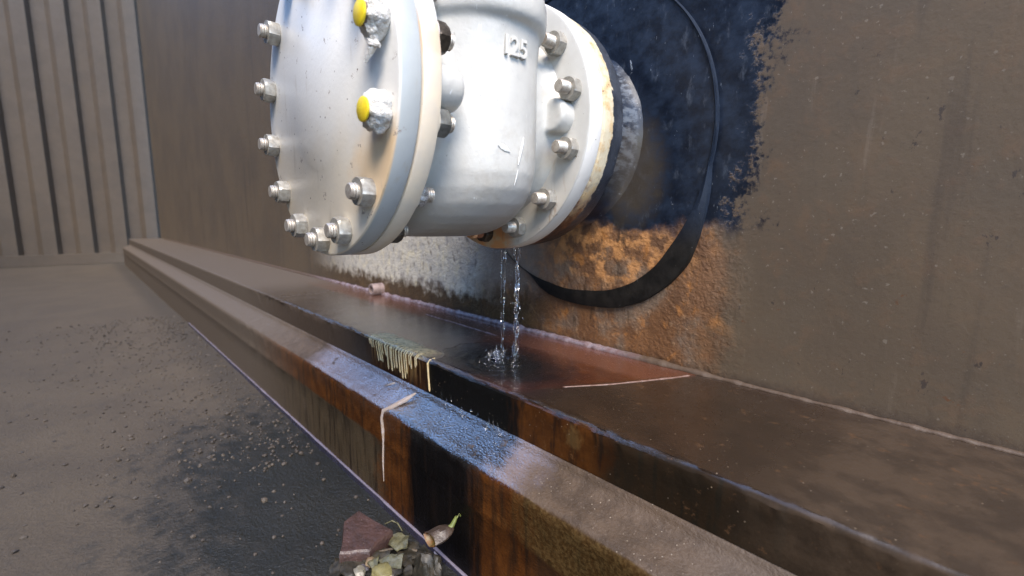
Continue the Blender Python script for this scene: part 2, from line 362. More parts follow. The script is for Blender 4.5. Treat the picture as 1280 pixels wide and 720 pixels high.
ZLEDGE = -1.267
def mat_film():
    M = MT("water_film"); nt = M.nt
    g = nt.nodes.new('ShaderNodeBsdfGlossy'); g.inputs['Roughness'].default_value = .06
    t = nt.nodes.new('ShaderNodeBsdfTransparent'); t.inputs[0].default_value = (1, 1, 1, 1)
    fr = nt.nodes.new('ShaderNodeFresnel'); fr.inputs['IOR'].default_value = 1.38
    x = nt.nodes.new('ShaderNodeMixShader')
    nb = M.bump(M.noise(9, 4), .25, .002)
    nt.links.new(nb, g.inputs['Normal']); nt.links.new(nb, fr.inputs['Normal'])
    nt.links.new(M.mul(fr.outputs[0], M.blob((-2.97, 2.70, ZLEDGE), (.62, .45, .3), .9)), x.inputs[0]); nt.links.new(t.outputs[0], x.inputs[1]); nt.links.new(g.outputs[0], x.inputs[2])
    nt.links.new(x.outputs[0], M.out.inputs[0])
    return M.m
mFILM = mat_film()
mVALVE, mRF, mLF, mBF, mNF = mat_valve(), mat_right_flange(), mat_left_flange(), mat_blind(), mat_nozzle_flange()
mWALL, mPADE, mLEDGE, mTOE, mGROUND, mWATER = mat_wall(), mat_pad_edge(), mat_ledge(), mat_toe(), mat_ground(), mat_water()
mNUT = simple("dull_zinc_nut", (.42, .40, .355), (.30, .28, .245), 30, (.35, .55), .5, .3, .0006, (.10, .07, .05))
mSTUD = simple("stud_steel", (.50, .46, .40), (.36, .31, .26), 30, (.3, .5), .5, .3, .0005)
mCRUST = simple("crusted_white_sealant", (.80, .78, .74), (.60, .57, .52), 26, (.6, .9), 0, .9, .004, (.10, .09, .08))
mDARKNUT = simple("dark_wet_nut", (.035, .028, .022), (.075, .06, .045), 30, (.25, .5), .4, .4, .0008)
mRUSTBOLT = simple("rusty_stud", (.30, .12, .06), (.18, .07, .04), 40, (.5, .8), .1, .5, .0008)
mTIP = simple("orange_rust_stud_tip", (.62, .36, .20), (.5, .26, .13), 30, (.5, .7), 0, .3, .0006)
mYEL = simple("yellow_cap_paint", (.80, .62, .02), (.74, .52, .02), 22, (.4, .6), 0, .2, .0006, (.5, .3, .05))
def mat_weld():
    M = MT("wet_weld_bead"); n, n2 = M.noise(12, 5), M.noise(34, 4)
    c = M.mix(M.ss(n, .35, .65), (.13, .085, .085), (.21, .17, .185))
    far = M.mx(M.ss(M.add(M.x, M.mul(n, .8)), -2.1, -1.6), M.ss(M.x, -8.5, -10.5))
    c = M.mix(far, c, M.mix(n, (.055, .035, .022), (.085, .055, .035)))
    return M.done(c, M.mixf(far, M.mixf(n2, .15, .40), .6), normal=M.bump(n2, .5, .0015))
mWELD = mat_weld()
mDRIP = simple("cream_paint_drip", (.70, .50, .24), (.80, .63, .36), 20, (.4, .6), 0, .3, .001)
mPALED = simple("pale_lilac_drip", (.34, .26, .20), (.42, .35, .32), 20, (.4, .6), 0, .3, .001)
mGASK = simple("dark_gasket", (.02, .016, .012), (.06, .03, .018), 20, (.6, .9))
mBRICK = simple("wet_brick_clay", (.066, .036, .030), (.045, .026, .022), 9, (.30, .55), 0, .6, .003, (.22, .16, .14))
mLEAFB = simple("dry_brown_leaf", (.060, .040, .028), (.040, .027, .02), 18, (.3, .6), 0, .5, .0012)
mLEAFIN = simple("orange_leaf_inside", (.17, .062, .016), (.10, .075, .02), 14, (.35, .6), 0, .4, .001)
mLEAFP = simple("pale_olive_leaf", (.14, .128, .07), (.07, .066, .036), 18, (.18, .4), 0, .5, .0012)
mSTEM = simple("green_stem", (.10, .12, .025), (.15, .165, .04), 20, (.3, .5), 0, .3, .0008)
mDLEAF = simple("soaked_dark_leaf", (.016, .014, .009), (.034, .027, .017), 14, (.4, .7), 0, .4, .001)
mTWIG = simple("brown_twig", (.10, .075, .05), (.06, .045, .03), 30, (.4, .7), 0, .6, .001)
mPEB = simple("pale_pebble", (.24, .215, .165), (.15, .135, .10), 22, (.25, .5), 0, .4, .001)
mYPEB = simple("yellow_pebble", (.20, .175, .075), (.15, .13, .055), 16, (.3, .5), 0, .3, .001)
mBPEB = simple("wet_black_gravel", (.05, .045, .05), (.10, .09, .095), 30, (.08, .3), 0, .5, .001)
def mat_strip():
    M = MT("wet_dark_strip_steel"); n = M.noise(25, 4)
    c = M.mix(M.ss(M.z, GZ+.030, GZ+.036), (.030, .028, .045), M.mix(n, (.12, .10, .14), (.24, .22, .26)))  # worn top edge, its lilac sky highlight painted into the colour
    return M.done(c, M.mixf(n, .15, .35), normal=M.bump(n, .3, .0008))
mSTRIP = mat_strip()
mBEIGE = simple("dull_brown_container_paint", (.075, .057, .041), (.064, .049, .036), 1.2, (.6, .85), 0, .3, .003, (.05, .036, .025))

# ------------------------------------------------------------------ object helpers
LOC = {}
def tag(o, label=None, cat=None, group=None, kind=None):
    if label: o['label'] = label
    if cat: o['category'] = cat
    if group: o['group'] = group
    if kind: o['kind'] = kind
    return o
def thing(name, loc, label, cat, group=None):
    o = bpy.data.objects.new(name, None); COL.objects.link(o); o.empty_display_size = .05
    o.location = W(loc); LOC[o.name] = W(loc)
    return tag(o, label, cat, group)
def link(name, me, parent=None, at=None, rot=None):
    """mesh me (local metres) placed at at (flange radii)"""
    o = bpy.data.objects.new(name, me); COL.objects.link(o)
    w = W(at) if at is not None else Vector((0, 0, 0))
    LOC[o.name] = w
    if parent is not None:
        o.parent = parent; o.location = w - LOC[parent.name]
    else: o.location = w
    if rot is not None: o.rotation_euler = rot
    return o
def mesh(name, verts, faces, mat, smooth=True, center=(0, 0, 0), sharp=None):
    """verts in flange radii; stored in metres relative to center"""
    me = bpy.data.meshes.new(name)
    c = Vector(center)
    me.from_pydata([((Vector(v)-c)*S) for v in verts], [], faces)
    bm = bmesh.new(); bm.from_mesh(me); bmesh.ops.recalc_face_normals(bm, faces=bm.faces)
    if sharp:
        for e in bm.edges:
            if len(e.link_faces) == 2 and e.calc_face_angle(0) > R(sharp): e.smooth = False
    bm.to_mesh(me); bm.free()
    me.materials.append(mat)
    for p in me.polygons: p.use_smooth = smooth
    return me
def obj(name, verts, faces, mat, parent=None, smooth=True, center=(0, 0, 0), sharp=35):
    return link(name, mesh(name, verts, faces, mat, smooth, center, sharp), parent, center)

def lathe(prof, seg=96, ax=AX, az=AZ, closed=False):
    """profile [(y, r)] turned about the pipe axis"""
    V, F = [], []
    for (y, r) in prof:
        for k in range(seg):
            t = 2*math.pi*k/seg
            V.append((ax+r*math.cos(t), y, az+r*math.sin(t)))
    n = len(prof)
    for i in range(n-1 if not closed else n):
        a, b = i*seg, ((i+1) % n)*seg
        for k in range(seg):
            k2 = (k+1) % seg
            F.append((a+k, a+k2, b+k2, b+k))
    if not closed:
        if prof[0][1] > 1e-6: F.append(tuple(range(seg)))
        if prof[-1][1] > 1e-6: F.append(tuple(range((n-1)*seg, n*seg))[::-1])
    return V, F
def tube(pts, rad, seg=8):
    V, F = [], []
    n = len(pts); P = [Vector(p) for p in pts]
    rr = rad if isinstance(rad, (list, tuple)) else [rad]*n
    ref = Vector((.3, .9, .2))
    for i in range(n):
        t = (P[min(i+1, n-1)]-P[max(i-1, 0)]).normalized()
        a = t.cross(ref)
        if a.length < .1: a = t.cross(Vector((1, 0, 0)))
        a.normalize(); b = t.cross(a)
        for k in range(seg):
            q = 2*math.pi*k/seg
            V.append(tuple(P[i]+(a*math.cos(q)+b*math.sin(q))*rr[i]))
    for i in range(n-1):
        for k in range(seg):
            k2 = (k+1) % seg
            F.append((i*seg+k, i*seg+k2, (i+1)*seg+k2, (i+1)*seg+k))
    F.append(tuple(range(seg))); F.append(tuple(range((n-1)*seg, n*seg))[::-1])
    return V, F
def merge(*parts):
    V, F = [], []
    for v, f in parts:
        o = len(V); V += list(v); F += [tuple(i+o for i in q) for q in f]
    return V, F
def fbm(p, sc=1.0, oct=3):
    return noise.fractal(Vector(p)*sc, 1.0, 2.0, oct)
def xs(x0, x1, fine0=-9.0, fine=.035, coarse=.5):
    out = []; x = x0
    while x < x1:
        out.append(x); x += fine if x >= fine0 else coarse
    return out+[x1]
def sweep_x(prof, X, jit=None):
    """profile [(y,z)] swept along x, jit(x, i) -> (dy, dz)"""
    V, F = [], []; n = len(prof)
    for x in X:
        for i, (y, z) in enumerate(prof):
            dy, dz = jit(x, i) if jit else (0, 0)
            V.append((x, y+dy, z+dz))
    for a in range(len(X)-1):
        for i in range(n-1):
            F.append((a*n+i, a*n+i+1, (a+1)*n+i+1, (a+1)*n+i))
    F.append(tuple(range(n))); F.append(tuple(range((len(X)-1)*n, len(X)*n))[::-1])
    return V, F
def blob_mesh(c, r, rough=.2, sub=3, seed=0, flat=1.0):
    bm = bmesh.new(); bmesh.ops.create_icosphere(bm, subdivisions=sub, radius=1)
    for v in bm.verts:
        d = 1+rough*fbm(v.co*1.3+Vector((seed*3.1, seed, 0)), 1.2)
        v.co = Vector((v.co.x*r[0], v.co.y*r[1], v.co.z*r[2]))*d + Vector(c)
    V = [tuple(v.co) for v in bm.verts]; F = [tuple(v.index for v in f.verts) for f in bm.faces]; bm.free()
    return V, F

# ------------------------------------------------------------------ ground
V, F = [], []
g = [-12000, -3000, -600, -120, -40, -20] + [-12+.25*i for i in range(65)] + [8, 20, 60, 300, 3000, 12000]
h = [-12000, -3000, -600, -120, -40, -12] + [-4+.25*i for i in range(33)] + [8, 20, 60, 300, 3000, 12000]
for y in h:
    for x in g:
        near = abs(x+4) < 9 and abs(y) < 5
        V.append((x, y, GZ + (.03*fbm((x, y, 0), 1.4) - .02 if near else -.02)))
for j in range(len(h)-1):
    for i in range(len(g)-1):
        a = j*len(g)+i; F.append((a, a+1, a+1+len(g), a+len(g)))
tag(obj('ground', V, F, mGROUND), kind='structure')

# ------------------------------------------------------------------ steel tank: wall, pad, nozzle, weld, stub
tank = thing('steel_tank', (-3, YW, -1.267), 'large rust stained steel tank side with black painted nozzle behind the valve', 'tank')
V, F = [], []
X = xs(-34, 7, -9, .25, 2.0); Z = [-1.40, -1.2]+[-1+.25*i for i in range(16)]+[4, 8, 15]
for x in X:
    for z in Z:
        fade = max(0, min(1, (x+9)/2))
        V.append((x, YW + .012*fbm((x, 0, z), .8)*fade, z))
nz = len(Z)
for i in range(len(X)-1):
    for j in range(nz-1): F.append((i*nz+j, i*nz+j+1, (i+1)*nz+j+1, (i+1)*nz+j))
off = len(V)
V += [(-34, YW+.25, -1.40), (-34, YW+.25, 15), (7, YW+.25, 15), (7, YW+.25, -1.40)]
F += [(off, off+1, off+2, off+3)]
obj('wall_plate', V, F, mWALL, tank, center=(-3, YW, 0))

# reinforcing pad: outline in the wall plane about the nozzle, with a sloping black edge
def pad_r(a):
    d = math.degrees(a)
    pts = [(-180, 1.42, 1.43), (-112, 1.42, 1.44), (-104, 1.42, 1.53), (-98, 1.42, 1.57), (-88, 1.446, 1.60), (-78, 1.465, 1.64), (-68, 1.51, 1.70), (-58, 1.535, 1.73), (-48, 1.53, 1.73), (-40, 1.50, 1.71), (-28, 1.48, 1.60), (-12, 1.46, 1.475), (60, 1.45, 1.47), (180, 1.42, 1.43)]
    for (a0, i0, o0), (a1, i1, o1) in zip(pts, pts[1:]):
        if a0 <= d <= a1:
            t = (d-a0)/(a1-a0); t = t*t*(3-2*t) if False else t
            return i0+(i1-i0)*t, o0+(o1-o0)*t
    return 1.42, 1.43
def ring(rfn, y, seg):
    out = []
    for k in range(seg):
        a = -math.pi+2*math.pi*k/seg; r = rfn(a)
        out.append((AX+r*math.cos(a), y, AZ+r*math.sin(a)))
    return out
seg = 220
def rings_mesh(rs):
    V, F = [], []
    for r in rs: V += r
    for i in range(len(rs)-1):
        for k in range(seg):
            k2 = (k+1) % seg; F.append((i*seg+k, i*seg+k2, (i+1)*seg+k2, (i+1)*seg+k))
    return V, F
yp = YW-.045
Vp, Fp = rings_mesh([ring(lambda a: .70, yp, seg), ring(lambda a: 1.1, yp, seg), ring(lambda a: pad_r(a)[0]+.006, yp, seg), ring(lambda a: pad_r(a)[0]+.006, YW+.03, seg)])
pad = obj('reinforcing_pad', Vp, Fp, mWALL, tank, center=(AX, YW, AZ))
Vp, Fp = rings_mesh([ring(lambda a: pad_r(a)[0], yp-.010, seg), ring(lambda a: pad_r(a)[0]*.6+pad_r(a)[1]*.4, yp-.016, seg), ring(lambda a: pad_r(a)[1]-.012, YW-.034, seg), ring(lambda a: pad_r(a)[1], YW+.02, seg)])
obj('pad_edge', Vp, Fp, mPADE, pad, center=(AX, YW, AZ))

neck = [(3.1, .76), (3.38, .76), (3.50, .765), (3.58, .785), (3.64, .82), (3.665, .85), (3.69, .86)]
V, F = lathe(neck, 128)
V = [(x, y, z) if y < 3.4 else (x, y+.006*fbm((x, y, z), 9), z) for x, y, z in V]
obj('nozzle_neck', V, F, mWALL, tank, center=(AX, 3.4, AZ))
prof = [(2.875, .45), (2.875, .965), (2.89, .983), (2.93, .986), (2.98, .985), (3.0, .982), (3.12, .975), (3.148, .965), (3.155, .94), (3.155, .5)]
V, F = lathe(prof, 160, closed=True)
V2 = []
for x, y, z in V:
    rr = math.hypot(x-AX, z-AZ)
    if rr > .9:
        k = 1+.006*fbm((x, y, z), 7); x, z = AX+(x-AX)*k, AZ+(z-AZ)*k
    V2.append((x, y, z))
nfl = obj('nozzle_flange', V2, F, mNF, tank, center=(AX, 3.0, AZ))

# weld bead along the foot of the wall
V, F = [], []; X = xs(-32, 6, -9, .022, .4); sg = 7
for i, x in enumerate(X):
    fine = x >= -9
    rr = (.046 if x < -2 else max(.022, .046-.03*(x+2)))*(1+(.05*math.sin(x*52+2*fbm((x, 0, 0), 4))+.35*fbm((x, 1, 0), 6) if fine else 0))
    for k in range(sg):
        a = math.pi*(.5+.5*k/(sg-1)) if False else math.pi/2+math.pi/2*k/(sg-1)+math.pi*.0
        # quarter-round bead between wall (y=YW) and ledge
        V.append((x+(.018*math.sin(a*2) if fine else 0), YW-.004-rr*abs(math.cos(a))*1.1, -1.267+rr*math.sin(a)*.9))
for i in range(len(X)-1):
    for k in range(sg-1): F.append((i*sg+k, i*sg+k+1, (i+1)*sg+k+1, (i+1)*sg+k))
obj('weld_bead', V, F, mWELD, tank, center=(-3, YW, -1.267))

# stub pipe poking out of the foot of the wall
sx, sz = -7.08, -1.175
prof = [(3.74, .10), (3.52, .10), (3.50, .098), (3.495, .09), (3.495, .070), (3.50, .064), (3.60, .062), (3.60, .001)]
V, F = lathe(prof, 32, sx, sz)
st = obj('stub_pipe', V, F, simple("stub_steel", (.30, .23, .22), (.20, .15, .14), 14, (.25, .5), .2, .4, .001), tank, center=(sx, 3.6, sz))
st['label'] = 'short open pipe stub at the foot of the wall'
# blistered scab of coating under the nozzle flange, on the wall
# ------------------------------------------------------------------ base beam: ledge, lip, toe
beam = thing('base_beam', (-3, 1.92, GZ), 'stepped rusty steel base beam, wet under the leaking valve', 'beam')
ZL, YE, ZB, Y4, Z4 = -1.267, 2.221, -1.565, 1.92, -1.76
top = [(YW+.2, ZL-.002), (YW-.3, ZL), (3.0, ZL), (2.6, ZL), (2.34, ZL), (2.285, ZL)]
for k in range(6):
    a = k/5*math.pi/2
    top.append((YE+.035-.035*math.sin(a), ZL-.035+.035*math.cos(a)))
top += [(YE, -1.36), (YE, -1.50), (YE, ZB-.012), (YE+.06, ZB-.03), (YW+.2, ZB-.03)]
def jl(x, i):
    if x < -9 or i == 0 or i >= len(top)-3: return (0, 0)
    if 5 <= i <= 12: return (.016*fbm((x, 0, i*.12), 2.5)+.008*fbm((x, 3, i*.3), 16), .009*fbm((x, 7, i*.1), 6))
    return (0, .004*fbm((x, i, 2), 2))
V, F = sweep_x(top, xs(-34, 7), jl)
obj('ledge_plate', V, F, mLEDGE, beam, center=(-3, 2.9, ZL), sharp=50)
toe = [(YE+.08, ZB-.028), (YE+.012, ZB-.012), (YE-.008, ZB-.022), (YE-.018, ZB-.045), (YE-.034, ZB-.068), (YE-.060, ZB-.088), (YE-.100, ZB-.108), (YE-.16, ZB-.136), (YE-.22, ZB-.160), (Y4+.05, Z4+.028), (Y4+.025, Z4+.012), (Y4+.008, Z4-.006), (Y4, Z4-.03), (Y4, Z4-.07), (Y4, -1.95), (Y4, -2.05), (Y4-.006, -2.08), (Y4+.004, -2.11), (Y4+.008, -2.3), (Y4+.008, -2.8)]
def jt(x, i):
    if x < -9 or i in (0, len(toe)-1): return (0, 0)
    if 6 <= i <= 12: return (.010*fbm((x, 1, i*.2), 5)+.005*fbm((x, 2, i*.5), 18), .012*fbm((x, 5, i*.25), 5)+.005*fbm((x, 5, i*.7), 18))
    return (.008*fbm((x, 9, i*.4), 4), 0)
V, F = sweep_x(toe, xs(-34, 7), jt)
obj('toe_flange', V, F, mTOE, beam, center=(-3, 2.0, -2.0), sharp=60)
# thin plate seam on the ledge and ridge of old coating along the wall
def ridge(pts, w, h, mat, name, n=60):
    P = []
    for i in range(n+1):
        t = i/n*(len(pts)-1); a = min(int(t), len(pts)-2); f = t-a
        p = Vector(pts[a]).lerp(Vector(pts[a+1]), f); P.append(p)
    V, F = [], []
    for i, p in enumerate(P):
        e = min(1, i/4, (n-i)/4)
        d = (P[min(i+1, n)]-P[max(i-1, 0)]).normalized(); s = Vector((-d.y, d.x, 0))
        ww = w*(.25+.75*e)*(1+.35*fbm(p, 9)); hh = h*e*(1+.3*fbm(p, 7))
        V += [tuple(p-s*ww), tuple(p-s*ww*.5+Vector((0, 0, hh*.85))), tuple(p+s*ww*.5+Vector((0, 0, hh))), tuple(p+s*ww)]
    for i in range(n):
        for k in range(3): F.append((i*4+k, i*4+k+1, i*4+k+5, i*4+k+4))
    return obj(name, V, F, mat, beam, center=pts[0])
zt = ZL-.006
ridge([(-2.20, 2.55, zt), (-1.95, 2.93, zt), (-1.69, 3.45, zt), (-1.62, 3.62, zt)], .011, .010, simple("pale_seam_bead", (.22, .15, .13), (.13, .075, .055), 20, (.2, .45)), 'plate_seam')
ridge([(-5.25, 3.32, zt), (-4.4, 3.30, zt), (-3.62, 3.27, zt)], .008, .012, mWELD, 'coating_ridge')
# cream paint dripped over the lip
for i in range(22):
    x = -4.56+i*.047+rnd.uniform(-.022, .022)
    if i < 3: L = rnd.uniform(.05, .12)
    elif i < 17: L = rnd.choice((rnd.uniform(.10, .2), rnd.uniform(.2, .285)))
    else: L = rnd.uniform(.05, .16)
    if i == 21: x = -3.43; L = .27
    w = rnd.uniform(.005, .011)
    y = YE-.006; z1 = max(ZL-.02-L, ZB+.0)
    lean = (.09 if i < 8 else .03)*L/.3
    pts = [(x-.004, 2.30, ZL+.002), (x, 2.245, ZL-.004), (x+.002, y, ZL-.03), (x+lean*.4, y, (ZL*1.0+z1)/2), (x+lean*.9, y, z1+.02), (x+lean, y, z1)]
    V, F = tube(pts, [w*.5, w, w*1.05, w*.85, w*.95, w*.3], 7)
    obj('paint_drip', V, F, mDRIP, beam, center=(x, y, ZL))
# pale run down the slope and the face
V, F = tube([(-3.55, 2.16, -1.60), (-3.60, 2.08, -1.657), (-3.68, 1.98, -1.723), (-3.74, 1.925, -1.765), (-3.75, 1.912, -1.83), (-3.735, 1.912, -1.95), (-3.74, 1.915, -2.06), (-3.76, 1.916, -2.25), (-3.765, 1.918, -2.48)],
            [.008, .024, .02, .018, .013, .016, .009, .009, .003], 8)
obj('pale_run', V, F, mPALED, beam, center=(-3.7, 1.95, -1.8))
V, F = tube([(-4.02, 2.10, -1.642), (-3.93, 2.16, -1.604)], [.008, .010], 6)
obj('pale_run', V, F, mPALED, beam, center=(-4, 2.1, -1.64))
# narrow lip strip where the beam meets the ground
V, F = sweep_x([(Y4+.01, GZ-.1), (Y4+.01, GZ+.032), (Y4-.004, GZ+.040), (Y4-.011, GZ+.040), (Y4-.020, GZ+.030), (Y4-.030, GZ-.1)], xs(-14, 3, -9, .06, .5), lambda x, i: (.005*fbm((x, i*.1, 0), 3), .006*fbm((x, 4, 0), 4)))
obj('foot_strip', V, F, mSTRIP, beam, center=(-3, 1.9, GZ))

# ------------------------------------------------------------------ valve
valve = thing('gate_valve', (AX, 2.07, AZ), 'pale grey gate valve bolted to the tank nozzle, dripping water from its far flange', 'valve')
def flange(y0, y1, r, hole=.45, bev=.012):
    return lathe([(y0, hole), (y0, r-bev*1.6), (y0+bev*.4, r-bev*.5), (y0+bev*1.4, r), ((y0+y1)/2, r+.001), (y1-bev*1.4, r), (y1-bev*.4, r-bev*.5), (y1, r-bev*1.6), (y1, hole)], 160, closed=True)
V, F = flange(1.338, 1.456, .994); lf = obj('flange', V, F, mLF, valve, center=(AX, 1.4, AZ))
V, F = flange(2.685, 2.848, 1.0); rf = obj('flange', V, F, mRF, valve, center=(AX, 2.75, AZ))
V, F = lathe([(2.84, .50), (2.84, .80), (2.88, .80), (2.88, .50)], 96, closed=True)
obj('gasket', V, F, mGASK, valve, center=(AX, 2.86, AZ))

# cast body: chest + necks + bosses, fused with a voxel remesh
A, B, YC = .90, .545, 2.07
parts = []
V, F = [], []; sg = 72
def chest_sec(z):
    zb = -.135
    k = 1.0
    if z < .42: k = math.sqrt(max(0, 1-((.42-z)/(.42-zb))**2.3))
    a = A*(k**.8); b = B*(k**.35) if k > 0 else 0
    if z > 1.0: a *= 1+.03*(z-1.0)/.2
    return max(a, .02), max(b, .02)
zl = [-.135, -.13, -.12, -.10, -.07, -.03, .02, .1, .2, .3, .42, .6, .8, 1.0, 1.1, 1.2, 1.3]
for z in zl:
    a, b = chest_sec(z)
    for k in range(sg):
        t = 2*math.pi*k/sg; c, s = math.cos(t), math.sin(t); e = 2/2.25
        V.append((AX+a*math.copysign(abs(c)**e, c), YC+b*math.copysign(abs(s)**e, s), z))
for i in range(len(zl)-1):
    for k in range(sg):
        k2 = (k+1) % sg; F.append((i*sg+k, i*sg+k2, (i+1)*sg+k2, (i+1)*sg+k))
F.append(tuple(range(sg))); F.append(tuple(range((len(zl)-1)*sg, len(zl)*sg))[::-1])
parts.append((V, F))
parts.append(lathe([(1.40, .83), (1.46, .80), (1.50, .765), (1.56, .745), (1.8, .73), (2.4, .71), (2.60, .70), (2.66, .725), (2.70, .76), (2.75, .76)], 72))
# oval bonnet flange
V, F = [], []
ob = [(1.165, .80, .80), (1.175, .93, .93), (1.185, .975, .97), (1.205, 1.0, 1.0), (1.25, 1.012, 1.012), (1.33, 1.012, 1.012), (1.375, 1.0, 1.0), (1.39, .97, .97)]
for z, ka, kb in ob:
    for k in range(sg):
        t = 2*math.pi*k/sg; V.append((AX+.98*ka*math.cos(t), YC+.612*kb*math.sin(t), z))
for i in range(len(ob)-1):
    for k in range(sg):
        k2 = (k+1) % sg; F.append((i*sg+k, i*sg+k2, (i+1)*sg+k2, (i+1)*sg+k))
F.append(tuple(range(sg))); F.append(tuple(range((len(ob)-1)*sg, len(ob)*sg))[::-1])
parts.append((V, F))
# bosses cast onto the backs of the flanges
def boss(th, r, y0, y1, rad):
    cx, cz = AX+r*math.cos(R(th)), AZ+r*math.sin(R(th))
    return lathe([(y0, rad), ((y0+y1)/2, rad), (y1-.01 if y1 > y0 else y1+.01, rad*.96), (y1, rad*.85)], 28, cx, cz)
for th in (-2, 178): parts.append(boss(th, .82, 1.43, 1.65, .125))
for th in (0, 180): parts.append(boss(th, .74, 2.72, 2.56, .125))
V, F = merge(*parts)
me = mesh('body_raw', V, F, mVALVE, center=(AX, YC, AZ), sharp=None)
tmp = bpy.data.objects.new('tmp', me); COL.objects.link(tmp)
md = tmp.modifiers.new('r', 'REMESH'); md.mode = 'VOXEL'; md.voxel_size = .0024; md.use_smooth_shade = True
ms = tmp.modifiers.new('s', 'SMOOTH'); ms.factor = .5; ms.iterations = 9
dg = bpy.context.evaluated_depsgraph_get()
me2 = bpy.data.meshes.new_from_object(tmp.evaluated_get(dg)); me2.name = 'body'
bpy.data.objects.remove(tmp)
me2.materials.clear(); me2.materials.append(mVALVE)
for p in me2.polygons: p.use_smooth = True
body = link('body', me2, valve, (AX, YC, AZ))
# bonnet above the oval flange (mostly out of frame)
V, F = [], []
bp = [(1.395, .93, .57), (1.40, .97, .61), (1.52, .97, .61), (1.535, .95, .59), (1.54, .74, .42), (1.7, .55, .36), (2.0, .34, .28), (2.3, .24, .24), (2.34, .34, .34), (2.45, .34, .34), (2.46, .10, .10), (2.9, .10, .10)]
for z, a, b in bp:
    for k in range(sg):
        t = 2*math.pi*k/sg; V.append((AX+a*math.cos(t), YC+b*math.sin(t), z))
for i in range(len(bp)-1):
    for k in range(sg):
        k2 = (k+1) % sg; F.append((i*sg+k, i*sg+k2, (i+1)*sg+k2, (i+1)*sg+k))
F.append(tuple(range(sg))); F.append(tuple(range((len(bp)-1)*sg, len(bp)*sg))[::-1])
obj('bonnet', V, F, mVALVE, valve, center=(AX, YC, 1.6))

# cast numerals standing proud of the chest
def chest_pt(px, py):
    d = r2*((px-640)/572.62) - u2*((py-360)/572.62) + fwd
    lo = None
    for i in range(4000):
        t = 1.5+i*.0007; q = d*t
        a, b = chest_sec(q.z)
        if (abs((q.x-AX)/a)**2.25 + abs((q.y-YC)/b)**2.25) < 1: return q
    return d*2
Vn, Fn = [], []
for ch, px, py in (('1', 632, 57), ('2', 642.5, 60.5), ('5', 653, 64)):
    cu = bpy.data.curves.new('t', 'FONT'); cu.body = ch; cu.size = .152; cu.extrude = .011; cu.bevel_depth = .003
    cu.align_x = 'CENTER'; cu.align_y = 'CENTER'
    to = bpy.data.objects.new('t', cu); COL.objects.link(to)
    dg = bpy.context.evaluated_depsgraph_get(); tm = bpy.data.meshes.new_from_object(to.evaluated_get(dg))
    q = chest_pt(px, py)
    nx = (abs((q.x-AX)/A)**1.25/A)*(1 if q.x > AX else -1); ny = -(abs((q.y-YC)/B)**1.25/B)
    nv = Vector((nx, ny, 0)).normalized(); tv = Vector((0, 0, 1)).cross(nv)
    mm = Matrix((tv, Vector((0, 0, 1)), nv)).transposed()
    o0 = len(Vn)
    Vn += [tuple(mm @ (Vector((v.co.x*.95, v.co.y, v.co.z)) + Vector((0, 0, .004))) + q) for v in tm.vertices]
    Fn += [tuple(i+o0 for i in p.vertices) for p in tm.polygons]
    bpy.data.objects.remove(to); bpy.data.curves.remove(cu); bpy.data.meshes.remove(tm)
obj('cast_number', Vn, Fn, mVALVE, body, center=(AX+.4, YC-.5, .9), sharp=30)

def scrape(pts, w, name='paint_scrape'):
    V, F = [], []
    P = [chest_pt(*q) for q in pts]; n = len(P)
    for i, q in enumerate(P):
        nx = (abs((q.x-AX)/A)**1.25/A)*(1 if q.x > AX else -1); ny = -(abs((q.y-YC)/B)**1.25/B)
        nv = Vector((nx, ny, 0)).normalized(); d = (P[min(i+1, n-1)]-P[max(i-1, 0)]).normalized(); sd2 = d.cross(nv)
        ww = w*(.25+math.sin(math.pi*i/(n-1)))*(1+.3*fbm(q, 20))
        V += [tuple(q-sd2*ww+nv*.004), tuple(q+nv*.009), tuple(q+sd2*ww+nv*.004)]
    for i in range(n-1):
        for k in range(2): F.append((i*3+k, i*3+k+1, i*3+k+4, i*3+k+3))
    obj(name, V, F, simple("bare_scrape", (.74, .74, .72), (.62, .62, .60), 30), body, center=tuple(P[0]))
scrape([(622, 181), (627, 183), (632, 186), (637, 190)], .013)
scrape([(654, 172), (653, 180), (651, 189), (649, 198), (647, 206)], .010)
scrape([(647, 212), (645, 222), (642, 232)], .006)
# ------------------------------------------------------------------ blind flange on the near end
blind = thing('blind_flange', (AX, 1.27, AZ), 'round blue-grey blind flange closing the near end of the valve', 'flange')
V, F = lathe([(1.334, .001), (1.334, .978), (1.330, .986), (1.315, .992), (1.27, .993), (1.222, .992), (1.207, .986), (1.202, .972), (1.202, .45), (1.196, .44), (1.196, .001)], 160)
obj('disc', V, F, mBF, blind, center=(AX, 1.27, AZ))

# ------------------------------------------------------------------ studs and nuts
def hexnut(af, th, seed=None, crust=0.0):
    """axis along y, from y=0 to y=-th (towards the viewer); local, flange radii"""
    Rc = af/math.sqrt(3); V, F = [], []; N = 36
    def rad(k, q):
        a = 2*math.pi*k/N; s = (a % (math.pi/3))-math.pi/6
        return min(Rc*.985, (af/2)/math.cos(s))*q, a
    levels = [(0, .93, True), (-.012, 1.0, False), (-th+.016, 1.0, False), (-th, .90, True)]
    for y, q, circ in levels:
        for k in range(N):
            rr, a = rad(k, 1.0)
            if circ: rr = min(rr, af/2*1.01)
            V.append((rr*math.cos(a), y, rr*math.sin(a)))
    for i in range(3):
        for k in range(N):
            k2 = (k+1) % N; F.append((i*N+k, i*N+k2, (i+1)*N+k2, (i+1)*N+k))
    F.append(tuple(range(N))); F.append(tuple(range(3*N, 4*N))[::-1])
    return V, F
